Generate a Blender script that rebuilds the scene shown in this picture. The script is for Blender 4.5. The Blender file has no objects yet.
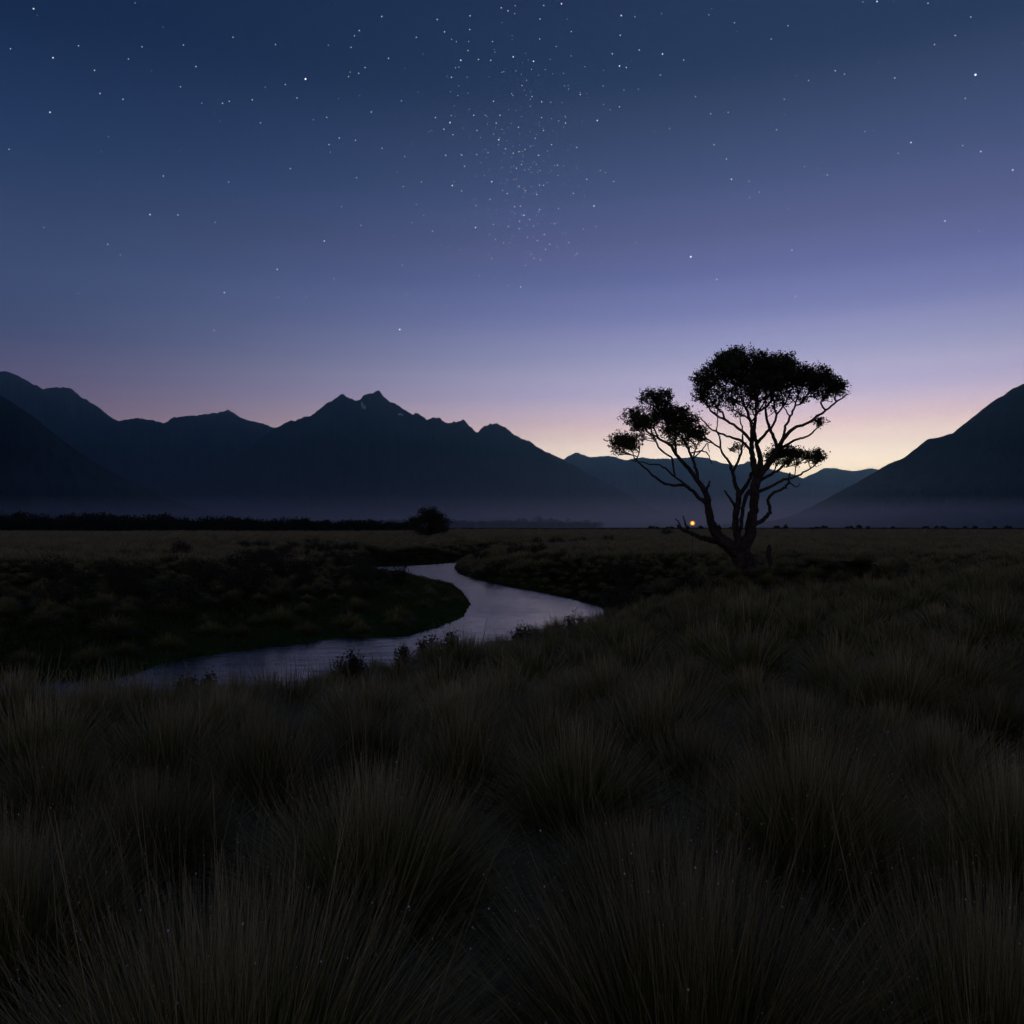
import bpy, math, random
import numpy as np
rng = np.random.default_rng(7); random.seed(7)
scene = bpy.context.scene
R = math.radians

# ------------------------------------------------------------------ camera, sky, exposure
F, CX, HY, CZ = 804.0, 512.0, 527.0, 4.2      # focal length in pixels, centre column, horizon row, eye height over the water
cam = bpy.data.cameras.new('camera'); camo = bpy.data.objects.new('camera', cam)
scene.collection.objects.link(camo)
camo.location = (0, 0, CZ); camo.rotation_euler = (R(90), 0, 0)
cam.sensor_width = 36; cam.lens = 36 * F / 1024; cam.shift_y = (HY - 512) / 1024
cam.clip_start = 0.05; cam.clip_end = 100000
scene.camera = camo
scene.view_settings.view_transform = 'Standard'; scene.view_settings.look = 'None'
scene.view_settings.exposure = 0; scene.view_settings.gamma = 1
scene.cycles.use_denoising = True
scene.cycles.max_bounces = 5; scene.cycles.volume_bounces = 0
scene.cycles.transparent_max_bounces = 12

def lin(c):
    return tuple(((v/255)/12.92 if v/255 <= 0.04045 else ((v/255+0.055)/1.055)**2.4) for v in c)

world = bpy.data.worlds.new('World'); scene.world = world; world.use_nodes = True
W = world.node_tree; W.nodes.clear()
def wn(t, **k):
    n = W.nodes.new(t)
    for a, b in k.items(): setattr(n, a, b)
    return n
def wm(op, a, b=None, clamp=False):
    n = wn('ShaderNodeMath', operation=op); n.use_clamp = clamp
    for i, v in enumerate((a, b)):
        if v is None: continue
        if isinstance(v, (int, float)): n.inputs[i].default_value = v
        else: W.links.new(v, n.inputs[i])
    return n.outputs[0]
tc = wn('ShaderNodeTexCoord'); sep = wn('ShaderNodeSeparateXYZ'); W.links.new(tc.outputs['Generated'], sep.inputs[0])
X, Y, Z = sep.outputs
hor = wm('SQRT', wm('ADD', wm('MULTIPLY', X, X), wm('MULTIPLY', Y, Y)))
tan = wm('DIVIDE', Z, wm('MAXIMUM', hor, 0.001))
elev = wm('DIVIDE', wm('MAXIMUM', tan, 0.0), 1.6, True)
GAZ = R(21)
cosd = wm('DIVIDE', wm('ADD', wm('MULTIPLY', X, math.sin(GAZ)), wm('MULTIPLY', Y, math.cos(GAZ))), wm('MAXIMUM', hor, 0.001))
w = wm('POWER', wm('DIVIDE', wm('SUBTRACT', cosd, 0.3), 0.7, True), 3.4)
def ramp(stops):
    r = wn('ShaderNodeValToRGB'); cr = r.color_ramp; cr.interpolation = 'CARDINAL'
    while len(cr.elements) > 1: cr.elements.remove(cr.elements[-1])
    for i, (t, c) in enumerate(stops):
        e = cr.elements[0] if i == 0 else cr.elements.new(t/1.6)
        e.position = t/1.6; e.color = (*through_haze(t, c), 1)
    W.links.new(elev, r.inputs[0]); return r.outputs[0]
HAZE_D, HAZE_Y, HAZE_TOP = 6.0e-5, 16500, 1800
def through_haze(t, c):     # the sky stands behind the haze: brighten it by what the air between takes away
    T = math.exp(-HAZE_D*min(HAZE_Y, HAZE_TOP/max(t, 1e-3))*math.sqrt(1+t*t))
    return tuple(v/T/4 for v in lin(c))
GLOW = [(0, (255,214,166)), (0.055,(255,228,190)), (0.085,(250,226,202)), (0.12,(217,187,184)), (0.153,(184,167,190)), (0.195,(158,152,184)),
        (0.245,(126,126,170)), (0.295,(100,104,153)), (0.345,(86,89,133)), (0.407,(68,77,117)), (0.53,(41,55,86)), (0.655,(30,45,76)), (1.1,(16,30,60)), (1.6,(12,22,46))]
AWAY = [(0, (98,78,98)), (0.10,(94,76,96)), (0.133,(80,68,94)), (0.20,(56,62,94)), (0.28,(50,64,97)), (0.345,(42,57,90)), (0.407,(30,50,84)), (0.53,(17,36,69)),
        (0.655,(14,31,62)), (1.1,(12,24,52)), (1.6,(10,20,42))]
mx = wn('ShaderNodeMixRGB'); W.links.new(w, mx.inputs[0]); W.links.new(ramp(AWAY), mx.inputs[1]); W.links.new(ramp(GLOW), mx.inputs[2])
# pink anti-twilight glow added to the unseen sky behind the camera to warm the grass
BACK_GLOW = [(0, (52,52,68)), (0.08,(70,66,78)), (0.25,(102,90,94)), (0.5,(88,80,90)), (0.9,(46,52,76)), (1.6,(10,20,42))]
mb = wn('ShaderNodeMixRGB'); W.links.new(wm('POWER', wm('DIVIDE', wm('SUBTRACT', -0.25, cosd), 0.75, True), 1.0), mb.inputs[0])
W.links.new(mx.outputs[0], mb.inputs[1]); W.links.new(ramp(BACK_GLOW), mb.inputs[2]); mx = mb
sky = wn('ShaderNodeTexSky', sky_type='NISHITA', sun_disc=False); sky.sun_elevation = R(-3.5); sky.sun_rotation = GAZ
sc_ = wn('ShaderNodeVectorMath', operation='SCALE'); W.links.new(sky.outputs[0], sc_.inputs[0]); sc_.inputs['Scale'].default_value = 0.004
x4 = wn('ShaderNodeVectorMath', operation='SCALE'); W.links.new(mx.outputs[0], x4.inputs[0]); x4.inputs['Scale'].default_value = 4
ad = wn('ShaderNodeVectorMath', operation='ADD'); W.links.new(x4.outputs[0], ad.inputs[0]); W.links.new(sc_.outputs[0], ad.inputs[1])
bg = wn('ShaderNodeBackground'); bg.inputs[1].default_value = 1.0; W.links.new(ad.outputs[0], bg.inputs[0])
wo = wn('ShaderNodeOutputWorld'); W.links.new(bg.outputs[0], wo.inputs[0])

# ------------------------------------------------------------------ helpers
def tag(o, label=None, cat=None, group=None, kind=None):
    if label: o['label'] = label
    if cat: o['category'] = cat
    if group: o['group'] = group
    if kind: o['kind'] = kind
    return o
def link(o, parent=None):
    scene.collection.objects.link(o)
    if parent: o.parent = parent
    return o
def empty(name, loc=(0,0,0), rz=0, s=1):
    o = bpy.data.objects.new(name, None); o.location = loc; o.rotation_euler = (0,0,rz); o.scale = (s,s,s); o.empty_display_size = .2
    return link(o)
def mesh_data(name, V, polys, mats, mi=None, smooth=False, attrs=None):
    """polys: list of int arrays (n,k)."""
    V = np.asarray(V, dtype=np.float32); me = bpy.data.meshes.new(name)
    me.vertices.add(len(V)); me.vertices.foreach_set('co', V.ravel())
    polys = [np.asarray(p, dtype=np.int32) for p in polys if len(p)]
    tot = np.concatenate([np.full(len(p), p.shape[1], np.int32) for p in polys])
    idx = np.concatenate([p.ravel() for p in polys])
    me.loops.add(len(idx)); me.loops.foreach_set('vertex_index', idx)
    me.polygons.add(len(tot)); st = np.concatenate([[0], np.cumsum(tot)[:-1]]).astype(np.int32)
    me.polygons.foreach_set('loop_start', st); me.polygons.foreach_set('loop_total', tot)
    if mi is not None: me.polygons.foreach_set('material_index', np.asarray(mi, np.int32))
    if smooth: me.polygons.foreach_set('use_smooth', np.ones(len(tot), bool))
    for m in mats: me.materials.append(m)
    me.update(calc_edges=True)
    for k, v in (attrs or {}).items():
        a = me.attributes.new(k, 'FLOAT', 'POINT'); a.data.foreach_set('value', np.asarray(v, np.float32))
    return me
def mesh_obj(name, me, parent=None, loc=(0,0,0), rz=0, s=1):
    o = bpy.data.objects.new(name, me); o.location = loc; o.rotation_euler = (0,0,rz); o.scale = (s,)*3 if not hasattr(s,'__len__') else s
    return link(o, parent)
def sstep(a, b, x):
    t = np.clip((x-a)/(b-a), 0, 1); return t*t*(3-2*t)
_perm = np.random.default_rng(3).random((256, 256))
def vnoise(x, y):
    xi = np.floor(x).astype(int); yi = np.floor(y).astype(int); fx = x-xi; fy = y-yi
    fx = fx*fx*(3-2*fx); fy = fy*fy*(3-2*fy)
    g = lambda i, j: _perm[i % 256, j % 256]
    return (g(xi,yi)*(1-fx)+g(xi+1,yi)*fx)*(1-fy) + (g(xi,yi+1)*(1-fx)+g(xi+1,yi+1)*fx)*fy
def fbm(x, y, o=4, gain=.5):
    s = 0; a = 1; n = 0
    for k in range(o):
        s = s + a*(vnoise(x*2**k+17.3*k, y*2**k+5.1*k)*2-1); n += a; a *= gain
    return s/n
def ridged(x, y, o=5):
    s = 0; a = 1; n = 0
    for k in range(o):
        s = s + a*(1-np.abs(vnoise(x*2**k+11.3*k, y*2**k+9.7*k)*2-1)*2); n += a; a *= .5
    return s/n
def pix(px, py, d): return np.array([(px-CX)/F*d, d, CZ-(py-HY)/F*d])

# ------------------------------------------------------------------ materials
def mat(name, col, rough=.8, col2=None, nscale=3, bump=0, bscale=10, spec=.3, attr=None, attr_col=None, obj_coord=True, rnd=False, island=0):
    m = bpy.data.materials.new(name); m.use_nodes = True; N = m.node_tree; b = N.nodes['Principled BSDF']
    b.inputs['Roughness'].default_value = rough; b.inputs['Specular IOR Level'].default_value = spec
    b.inputs['Base Color'].default_value = (*col, 1)
    t = N.nodes.new('ShaderNodeTexCoord'); out = None
    if col2 is not None:
        n = N.nodes.new('ShaderNodeTexNoise'); n.inputs['Scale'].default_value = nscale; n.inputs['Detail'].default_value = 6
        N.links.new(t.outputs['Object'], n.inputs['Vector'])
        r = N.nodes.new('ShaderNodeValToRGB'); r.color_ramp.elements[0].position = .38; r.color_ramp.elements[1].position = .62
        r.color_ramp.elements[0].color = (*col, 1); r.color_ramp.elements[1].color = (*col2, 1)
        N.links.new(n.outputs[0], r.inputs[0]); out = r.outputs[0]
    if attr:
        a = N.nodes.new('ShaderNodeAttribute'); a.attribute_name = attr
        mxx = N.nodes.new('ShaderNodeMixRGB'); mxx.inputs[2].default_value = (*attr_col, 1)
        N.links.new(a.outputs['Fac'], mxx.inputs[0])
        if out: N.links.new(out, mxx.inputs[1])
        else: mxx.inputs[1].default_value = (*col, 1)
        out = mxx.outputs[0]
    if out: N.links.new(out, b.inputs['Base Color'])
    if bump:
        n = N.nodes.new('ShaderNodeTexNoise'); n.inputs['Scale'].default_value = bscale; n.inputs['Detail'].default_value = 8
        N.links.new(t.outputs['Object'], n.inputs['Vector'])
        bp = N.nodes.new('ShaderNodeBump'); bp.inputs['Strength'].default_value = bump; bp.inputs['Distance'].default_value = 1/bscale
        N.links.new(n.outputs[0], bp.inputs['Height']); N.links.new(bp.outputs[0], b.inputs['Normal'])
    return m
def grass_mat(name, a, b_, tip):
    """blade colour: per-blade mix of a and b_, straw towards the dry tip, whose paleness also paints light from above"""
    m = bpy.data.materials.new(name); m.use_nodes = True; N = m.node_tree; b = N.nodes['Principled BSDF']
    b.inputs['Roughness'].default_value = .55; b.inputs['Specular IOR Level'].default_value = .35
    at = N.nodes.new('ShaderNodeAttribute'); at.attribute_name = 'hue'
    tp = N.nodes.new('ShaderNodeAttribute'); tp.attribute_name = 'tip'
    oi = N.nodes.new('ShaderNodeObjectInfo')
    m1 = N.nodes.new('ShaderNodeMixRGB'); m1.inputs[1].default_value = (*a,1); m1.inputs[2].default_value = (*b_,1); N.links.new(at.outputs['Fac'], m1.inputs[0])
    m2 = N.nodes.new('ShaderNodeMixRGB'); m2.inputs[2].default_value = (*tip,1); N.links.new(m1.outputs[0], m2.inputs[1]); N.links.new(tp.outputs['Fac'], m2.inputs[0])
    hs = N.nodes.new('ShaderNodeHueSaturation'); N.links.new(m2.outputs[0], hs.inputs['Color'])
    mr = N.nodes.new('ShaderNodeMapRange'); mr.inputs[3].default_value = .72; mr.inputs[4].default_value = 1.3
    N.links.new(oi.outputs['Random'], mr.inputs[0]); N.links.new(mr.outputs[0], hs.inputs['Value'])
    N.links.new(hs.outputs[0], b.inputs['Base Color'])
    return m
M_blade = grass_mat('tussock_blades', (.095,.120,.022), (.18,.170,.042), (.64,.55,.31))  # dark bodies and pale straw tips: inner shade and top light painted in
M_dew = mat('dew', (.93,.95,.97), rough=.15, spec=1.0)  # near-white colour stands in for the sparkle of the drops
M_ground = mat('tussock_ground', (.016,.012,.004), 1.0, (.06,.052,.016), nscale=.9, bump=.9, bscale=2.2, spec=.0, attr='green', attr_col=(.06,.14,.022))
M_rockA = mat('mountain_bush_slope', (.012,.018,.018), .95, (.03,.035,.035), nscale=.004, bump=.6, bscale=.02, spec=.05)
M_snow = mat('snow', (.8,.82,.86), .6)
M_bark = mat('bark', (.045,.036,.028), .95, (.09,.075,.06), nscale=4, bump=.8, bscale=14, spec=.1)
M_leaf = mat('small_dark_leaves', (.045,.058,.022), .6, (.085,.095,.04), nscale=2.5, spec=.25)
M_scrub = mat('scrub_leaves', (.032,.040,.018), .7, (.07,.066,.034), nscale=1.5, spec=.2)
M_wood = mat('far_wood_leaves', (.018,.026,.014), .9, (.035,.04,.02), nscale=.3, spec=.05)
M_metal = mat('lamp_metal', (.05,.05,.05), .5)

# ------------------------------------------------------------------ river outline and terrain height
def wp(px, py, z=0):
    if px == 'w': return (py, z)
    d = F*(CZ-z)/(py-HY); return ((px-CX)/F*d, d)
segL = [('w',-45,21),('w',-26,20.6),('w',-17,21.2),(110,679),(143,670),(163,662),(199,656),(232,651),(292,644),(340,637),(373,637),(406,636),(440,626),(463,616),(470,602,.1),(463,589,.3),(453,580,.4),(430,576,.4),(400,571.5,.4),(375,569.5,.4)]
segT = [(375,566.5),(406,565.6),(430,564),(456,562),(466,559.3),(480,558.2),(505,557)]
segR = [(505,559),(480,560.2),(462,562.5),(455,568),(460,574),(480,580),(506,586),(539,592),(573,599),(602,607),(608,613)]
segN = [(600,624),(550,638),(490,650),(430,662),(360,676),(300,688),(252,702),('w',-9.5,17.6),('w',-16,15.6),('w',-26,15),('w',-45,15)]
poly = [(p, 'L') for p in segL] + [(p, 'L') for p in segT] + [(p, 'R') for p in segR] + [(p, 'N') for p in segN]
PW = np.array([wp(*p) for p, _ in poly]); PK = [k for _, k in poly]
def river_info(x, y):
    x = np.asarray(x, float); y = np.asarray(y, float); sh = x.shape; x = x.ravel(); y = y.ravel()
    D = {'L': np.full(x.shape, 1e9), 'R': np.full(x.shape, 1e9), 'N': np.full(x.shape, 1e9)}
    inside = np.zeros(x.shape, bool); n = len(PW)
    for i in range(n):
        ax, ay = PW[i]; bx, by = PW[(i+1) % n]; k = PK[i]
        dx, dy = bx-ax, by-ay; L2 = dx*dx+dy*dy+1e-9
        t = np.clip(((x-ax)*dx+(y-ay)*dy)/L2, 0, 1); dd = np.hypot(x-ax-t*dx, y-ay-t*dy)
        D[k] = np.minimum(D[k], dd)
        c = ((ay > y) != (by > y)) & (x < (bx-ax)*(y-ay)/(by-ay+1e-12)+ax); inside ^= c
    return inside.reshape(sh), *(D[k].reshape(sh) for k in 'LRN')
def height(x, y, micro=True):
    x = np.asarray(x, float); y = np.asarray(y, float)
    ins, dL, dR, dN = river_info(x, y)
    wob = 1+.25*fbm(x*.12, y*.12, 2)
    hL = .10+.85*sstep(0, 5.5, dL*wob)+.30*sstep(4, 22, dL)+.8*sstep(15, 110, dL)
    hR = .15+1.5*sstep(0, 6, dR*wob)+.6*sstep(3, 16, dR)-.15*sstep(20, 60, dR)
    ln = np.clip(dN/(9.5+6.0*sstep(-6, 0, x))*(1+.2*(wob-1)), 0, 1); hN = .03+2.05*ln**(1.3-.38*sstep(-5, 0, x))
    wL, wR, wN = 1/(dL**2.5+.05), 1/(dR**2.5+.05), 1/(dN**2.5+.05)
    h = (hL*wL+hR*wR+hN*wN)/(wL+wR+wN)
    r = np.hypot(x, y); far = sstep(60, 180, r)
    h = h*(1-far)+2.05*far
    h = h + .75*np.exp(-(((x-15.4)/3.2)**2+((y-38.2)/2.3)**2)) + .25*np.exp(-(((x-12.)/2.2)**2+((y-40.6)/2.2)**2))
    h = h + 1.7*sstep(160, 600, r)*fbm(x*.007+3, y*.004, 4)
    if micro:
        amp = np.clip(np.minimum(np.minimum(dL, dR), dN)/3, 0, 1)
        fade = 1/(1+(r/900)**2)
        h = h + amp*fade*(.16*fbm(x*.28, y*.28, 3)+.22*fbm(x*.045+9, y*.045, 3)*sstep(10, 60, r)+.14*sstep(25, 90, r)*np.abs(fbm(x*.5, y*.5, 2)))
    dm = np.minimum(np.minimum(dL, dR), dN)
    return np.where(ins, -.05-.5*sstep(0, 2.5, dm), h)

# ground: one polar sheet
radii = np.concatenate([np.linspace(.4, 16, 60), 16*(1.0105**np.arange(1, 330))]); radii = radii[radii < 520]
radii = np.concatenate([radii, 520*(1.07**np.arange(1, 75))]); radii = radii[radii < 60000]
ang = np.concatenate([np.linspace(-48, 48, 620), np.linspace(49, 311, 120)]); ang = R(1)*ang
RR, AA = np.meshgrid(radii, ang, indexing='ij'); gx = RR*np.sin(AA); gy = RR*np.cos(AA); gz = height(gx, gy)
nr, na = RR.shape; I = np.arange(nr*na).reshape(nr, na); J = np.roll(I, -1, axis=1)
q = np.stack([I[:-1], J[:-1], J[1:], I[1:]], -1).reshape(-1, 4)
V = np.stack([gx, gy, gz], -1).reshape(-1, 3); V = np.vstack([V, [[0, 0, float(height(np.array([0.]), np.array([.1]))[0])]]])
cen = np.stack([np.full(na, nr*na), J[0], I[0]], -1)
ins, dL, dR, dN = river_info(gx, gy)
green = sstep(7, 1.5, dL+2.2*fbm(gx*.3, gy*.3, 3))*(dL < dN)*sstep(-16, -9, gx)*sstep(75, 50, gy)*(.45+.55*sstep(-.3, .5, fbm(gx*.9, gy*.9, 3)))
me = mesh_data('ground', V, [q[:, ::-1], cen], [M_ground], smooth=True, attrs={'green': np.append(green.ravel(), 0)})
tag(mesh_obj('ground', me), 'tussock covered valley floor', None, None, 'structure')

# river water
M_water = bpy.data.materials.new('river_water'); M_water.use_nodes = True; N = M_water.node_tree; b = N.nodes['Principled BSDF']
b.inputs['Base Color'].default_value = (.03,.035,.04,1); b.inputs['Roughness'].default_value = .2; b.inputs['IOR'].default_value = 1.5; b.inputs['Specular IOR Level'].default_value = .5
t = N.nodes.new('ShaderNodeTexCoord'); mp = N.nodes.new('ShaderNodeMapping'); mp.inputs['Scale'].default_value = (1.0, 2.4, 1); N.links.new(t.outputs['Object'], mp.inputs[0])
n1 = N.nodes.new('ShaderNodeTexNoise'); n1.inputs['Scale'].default_value = .9; n1.inputs['Detail'].default_value = 5; n1.inputs['Distortion'].default_value = .6; N.links.new(mp.outputs[0], n1.inputs['Vector'])
n2 = N.nodes.new('ShaderNodeTexNoise'); n2.inputs['Scale'].default_value = .16; n2.inputs['Detail'].default_value = 3; N.links.new(t.outputs['Object'], n2.inputs['Vector'])
rr = N.nodes.new('ShaderNodeMapRange'); rr.inputs[1].default_value = .35; rr.inputs[2].default_value = .65; rr.inputs[3].default_value = .25; rr.inputs[4].default_value = 1; N.links.new(n2.outputs[0], rr.inputs[0])
mu = N.nodes.new('ShaderNodeMath'); mu.operation = 'MULTIPLY'; N.links.new(n1.outputs[0], mu.inputs[0]); N.links.new(rr.outputs[0], mu.inputs[1])
bp = N.nodes.new('ShaderNodeBump'); bp.inputs['Strength'].default_value = .24; bp.inputs['Distance'].default_value = .25
N.links.new(mu.outputs[0], bp.inputs['Height']); N.links.new(bp.outputs[0], b.inputs['Normal'])
xs = np.linspace(-45, 12, 115); ys = np.linspace(6, 130, 249); wx, wy = np.meshgrid(xs, ys, indexing='ij')
I = np.arange(wx.size).reshape(wx.shape); q = np.stack([I[:-1,:-1], I[1:,:-1], I[1:,1:], I[:-1,1:]], -1).reshape(-1, 4)
ins, a_, b_, c_ = river_info(wx, wy); ok = (ins | (np.minimum(np.minimum(a_, b_), c_) < 1.2)).ravel(); q = q[ok[q].all(1)]
me = mesh_data('river', np.stack([wx, wy, np.zeros_like(wx)], -1).reshape(-1, 3), [q], [M_water], smooth=True)
tag(mesh_obj('river', me), 'braided river bend reflecting the lavender dusk sky', None, None, 'structure')

# ------------------------------------------------------------------ mountains
def mountain(name, label, dist, crest, run_k, seed, jag, snow=None):
    c = np.array(crest, float); u = np.arange(c[0,0], c[-1,0], 1.0)
    y = np.interp(u, c[:,0], c[:,1])
    k = np.array([.25,.5,.25]); yp = np.convolve(np.pad(y, 1, 'edge'), k, 'valid')
    yp = yp + jag*fbm(u*.22, u*0+seed, 4, .65)*np.clip((HY-yp)/50, 0, 1)
    Hc = (HY-yp)/F*dist
    nv = 70; v = np.concatenate([np.linspace(0, 1, nv), 1+np.linspace(.04, 1, 14)])
    U, Vv = np.meshgrid(u, v, indexing='ij'); H2 = np.repeat(Hc[:, None], len(v), 1)
    dir_ = (U-CX)/F
    run = run_k*np.maximum(H2, 60)
    wig = .30*fbm(U*.035+seed*3.1, Vv*2.0, 4)+.12*fbm(U*.07, Vv*8+seed, 4)
    fr = 1-Vv; fr = np.where(Vv > 1, fr*.9, fr)
    edge = np.clip(4*Vv*(1-Vv), 0, 1)*(Vv <= 1)
    Rd = dist - run*fr*(1+wig*np.clip(fr*2, 0, 1))
    prof = np.where(Vv <= 1, Vv**1.18, (2-Vv))
    spur = ridged(U*.045+seed*7.7, Vv*1.6+seed, 5)
    Hh = H2*(prof + .16*edge*(spur-.2)*Vv**.3)
    # keep the crest the skyline
    lim = H2*Rd/dist*.985
    Hh = np.where((Vv < 1) & (Hh > lim), lim, Hh)
    P = np.stack([dir_*Rd, Rd, np.where(Hh > 0, Hh+CZ*np.clip(Vv*4, 0, 1)-25*(1-np.clip(Vv*12, 0, 1)), Hh-25)], -1)
    I = np.arange(U.size).reshape(U.shape); q = np.stack([I[:-1,:-1], I[1:,:-1], I[1:,1:], I[:-1,1:]], -1).reshape(-1, 4)
    mi = np.zeros(len(q), int)
    if snow:
        PP = P.reshape(-1, 3)[q].mean(1); sx = CX+F*PP[:,0]/PP[:,1]; sy = HY-F*(PP[:,2]-CZ)/PP[:,1]
        for (x0, y0, rx, ry, sl) in snow:
            e = ((sx-x0-sl*(sy-y0))/rx)**2+((sy-y0)/ry)**2
            mi[(e < 1) & (PP[:,1] < dist)] = 1
    me = mesh_data(name, P.reshape(-1, 3), [q], [M_rockA, M_snow], mi=mi, smooth=True)
    tag(mesh_obj(name, me), label, None, None, 'structure')
A = [(-260,250),(-150,310),(-60,362),(0,395),(16,405),(33,416),(66,443),(100,466),(133,483),(166,498),(200,509),(250,524)]
B = [(-300,430),(-150,400),(-80,385),(-30,373),(0,371),(13,373),(20,377),(33,384),(43,389),(55,387),(70,388),(80,396),(95,405),(110,417),(118,421),(125,419),(140,418),(152,420),(163,423),(175,417),(185,416),(200,415),(215,413),(228,410),(240,417),(250,421),(262,423),(273,427),(300,436),(350,460),(420,495),(470,518)]
C_ = [(150,519),(216,473),(249,446),(277,428),(285,423),(300,418),(314,414),(320,408),(328,403),(338,396),(343,394),(349,397),(355,401),(359,401),(363,396),(368,393.5),(374,392.5),(379,390),(384,396),(390,401),(400,407),(406,411),(412,415),(417,414),(421,415),(427,421),(433,417),(438,417),(443,422),(449,424),(454,421),(458,421),(464,418),(468,424),(474,431),(477,432),(482,427),(490,424),(497,422.5),(502,426),(510,432),(520,438),(530,441),(540,449),(552,455),(562,459),(585,471),(610,484),(640,502),(690,524)]
D_ = [(440,500),(500,476),(545,463),(563,459),(570,455),(576,452.5),(583,455),(590,457.5),(600,456),(606,456),(615,457),(624,460),(632,459),(643,457),(655,459),(668,459),(690,457),(706,457),(719,462),(733,465),(743,464),(748,461),(759,465),(775,470),(790,474),(804,478),(830,492),(860,508),(890,524)]
E_ = [(700,522),(745,505),(775,492),(790,484),(804,478),(817,472),(823,468.5),(830,467.5),(836,468),(845,470),(855,471),(864,469),(871,468.5),(880,470),(905,480),(950,500),(990,522)]
F_ = [(700,525.5),(740,524),(770,521),(785,518),(801,512),(826,499),(858,482),(877,471),(890,463),(902,459),(915,449),(928,439),(940,437),(953,433),(975,415),(990,403),(1004,395),(1012,389),(1024,384),(1070,352),(1130,325),(1200,330),(1300,370),(1450,430)]
mountain('mountain_far', 'farthest blue ridge', 13000, E_, 1.7, 5, 1.0)
mountain('mountain_back', 'long pale blue range behind the tree', 11500, D_, 1.7, 4, 1.2)
mountain('mountain_left_range', 'rounded dark blue range on the left', 8500, B, 1.6, 2, 1.4)
mountain('mountain_peaks', 'jagged central peaks with a fleck of snow', 7000, C_, 1.5, 3, 2.4, snow=[(363.5,406,1.7,3.2,.5),(401,414.5,3,1.0,0)])
mountain('mountain_left_slope', 'near dark slope at the left edge', 3600, A, 1.7, 1, .8)
mountain('mountain_right_slope', 'near dark slope at the right edge', 3900, F_, 1.7, 6, .9)

# ------------------------------------------------------------------ haze and valley mist
def volume(name, label, lo, hi, dens, col, an=.66):
    V = [(x, y, z) for x in (lo[0], hi[0]) for y in (lo[1], hi[1]) for z in (lo[2], hi[2])]
    Fq = [(0,1,3,2),(4,6,7,5),(0,4,5,1),(2,3,7,6),(0,2,6,4),(1,5,7,3)]
    m = bpy.data.materials.new(name); m.use_nodes = True; N = m.node_tree; N.nodes.clear()
    v = N.nodes.new('ShaderNodeVolumePrincipled'); v.inputs['Density'].default_value = dens; v.inputs['Color'].default_value = (*col, 1); v.inputs['Anisotropy'].default_value = an
    o = N.nodes.new('ShaderNodeOutputMaterial'); N.links.new(v.outputs[0], o.inputs['Volume'])
    tag(mesh_obj(name, mesh_data(name, V, [Fq], [m])), label, None, None, 'stuff')
volume('haze', 'thin blue dusk air over the whole valley', (-19000, -3000, -30), (19000, HAZE_Y, HAZE_TOP), HAZE_D, (.37,.82,1))
volume('mist', 'low bank of mist lying along the mountain feet', (-15000, 1500, -28), (15000, 10500, 64), 5.0e-4, (.88,.92,1))
volume('mist', 'thin upper veil of mist in front of the mountain feet', (-15500, 1900, -26), (15500, 10600, 190), 9e-5, (.8,.92,1))

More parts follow.
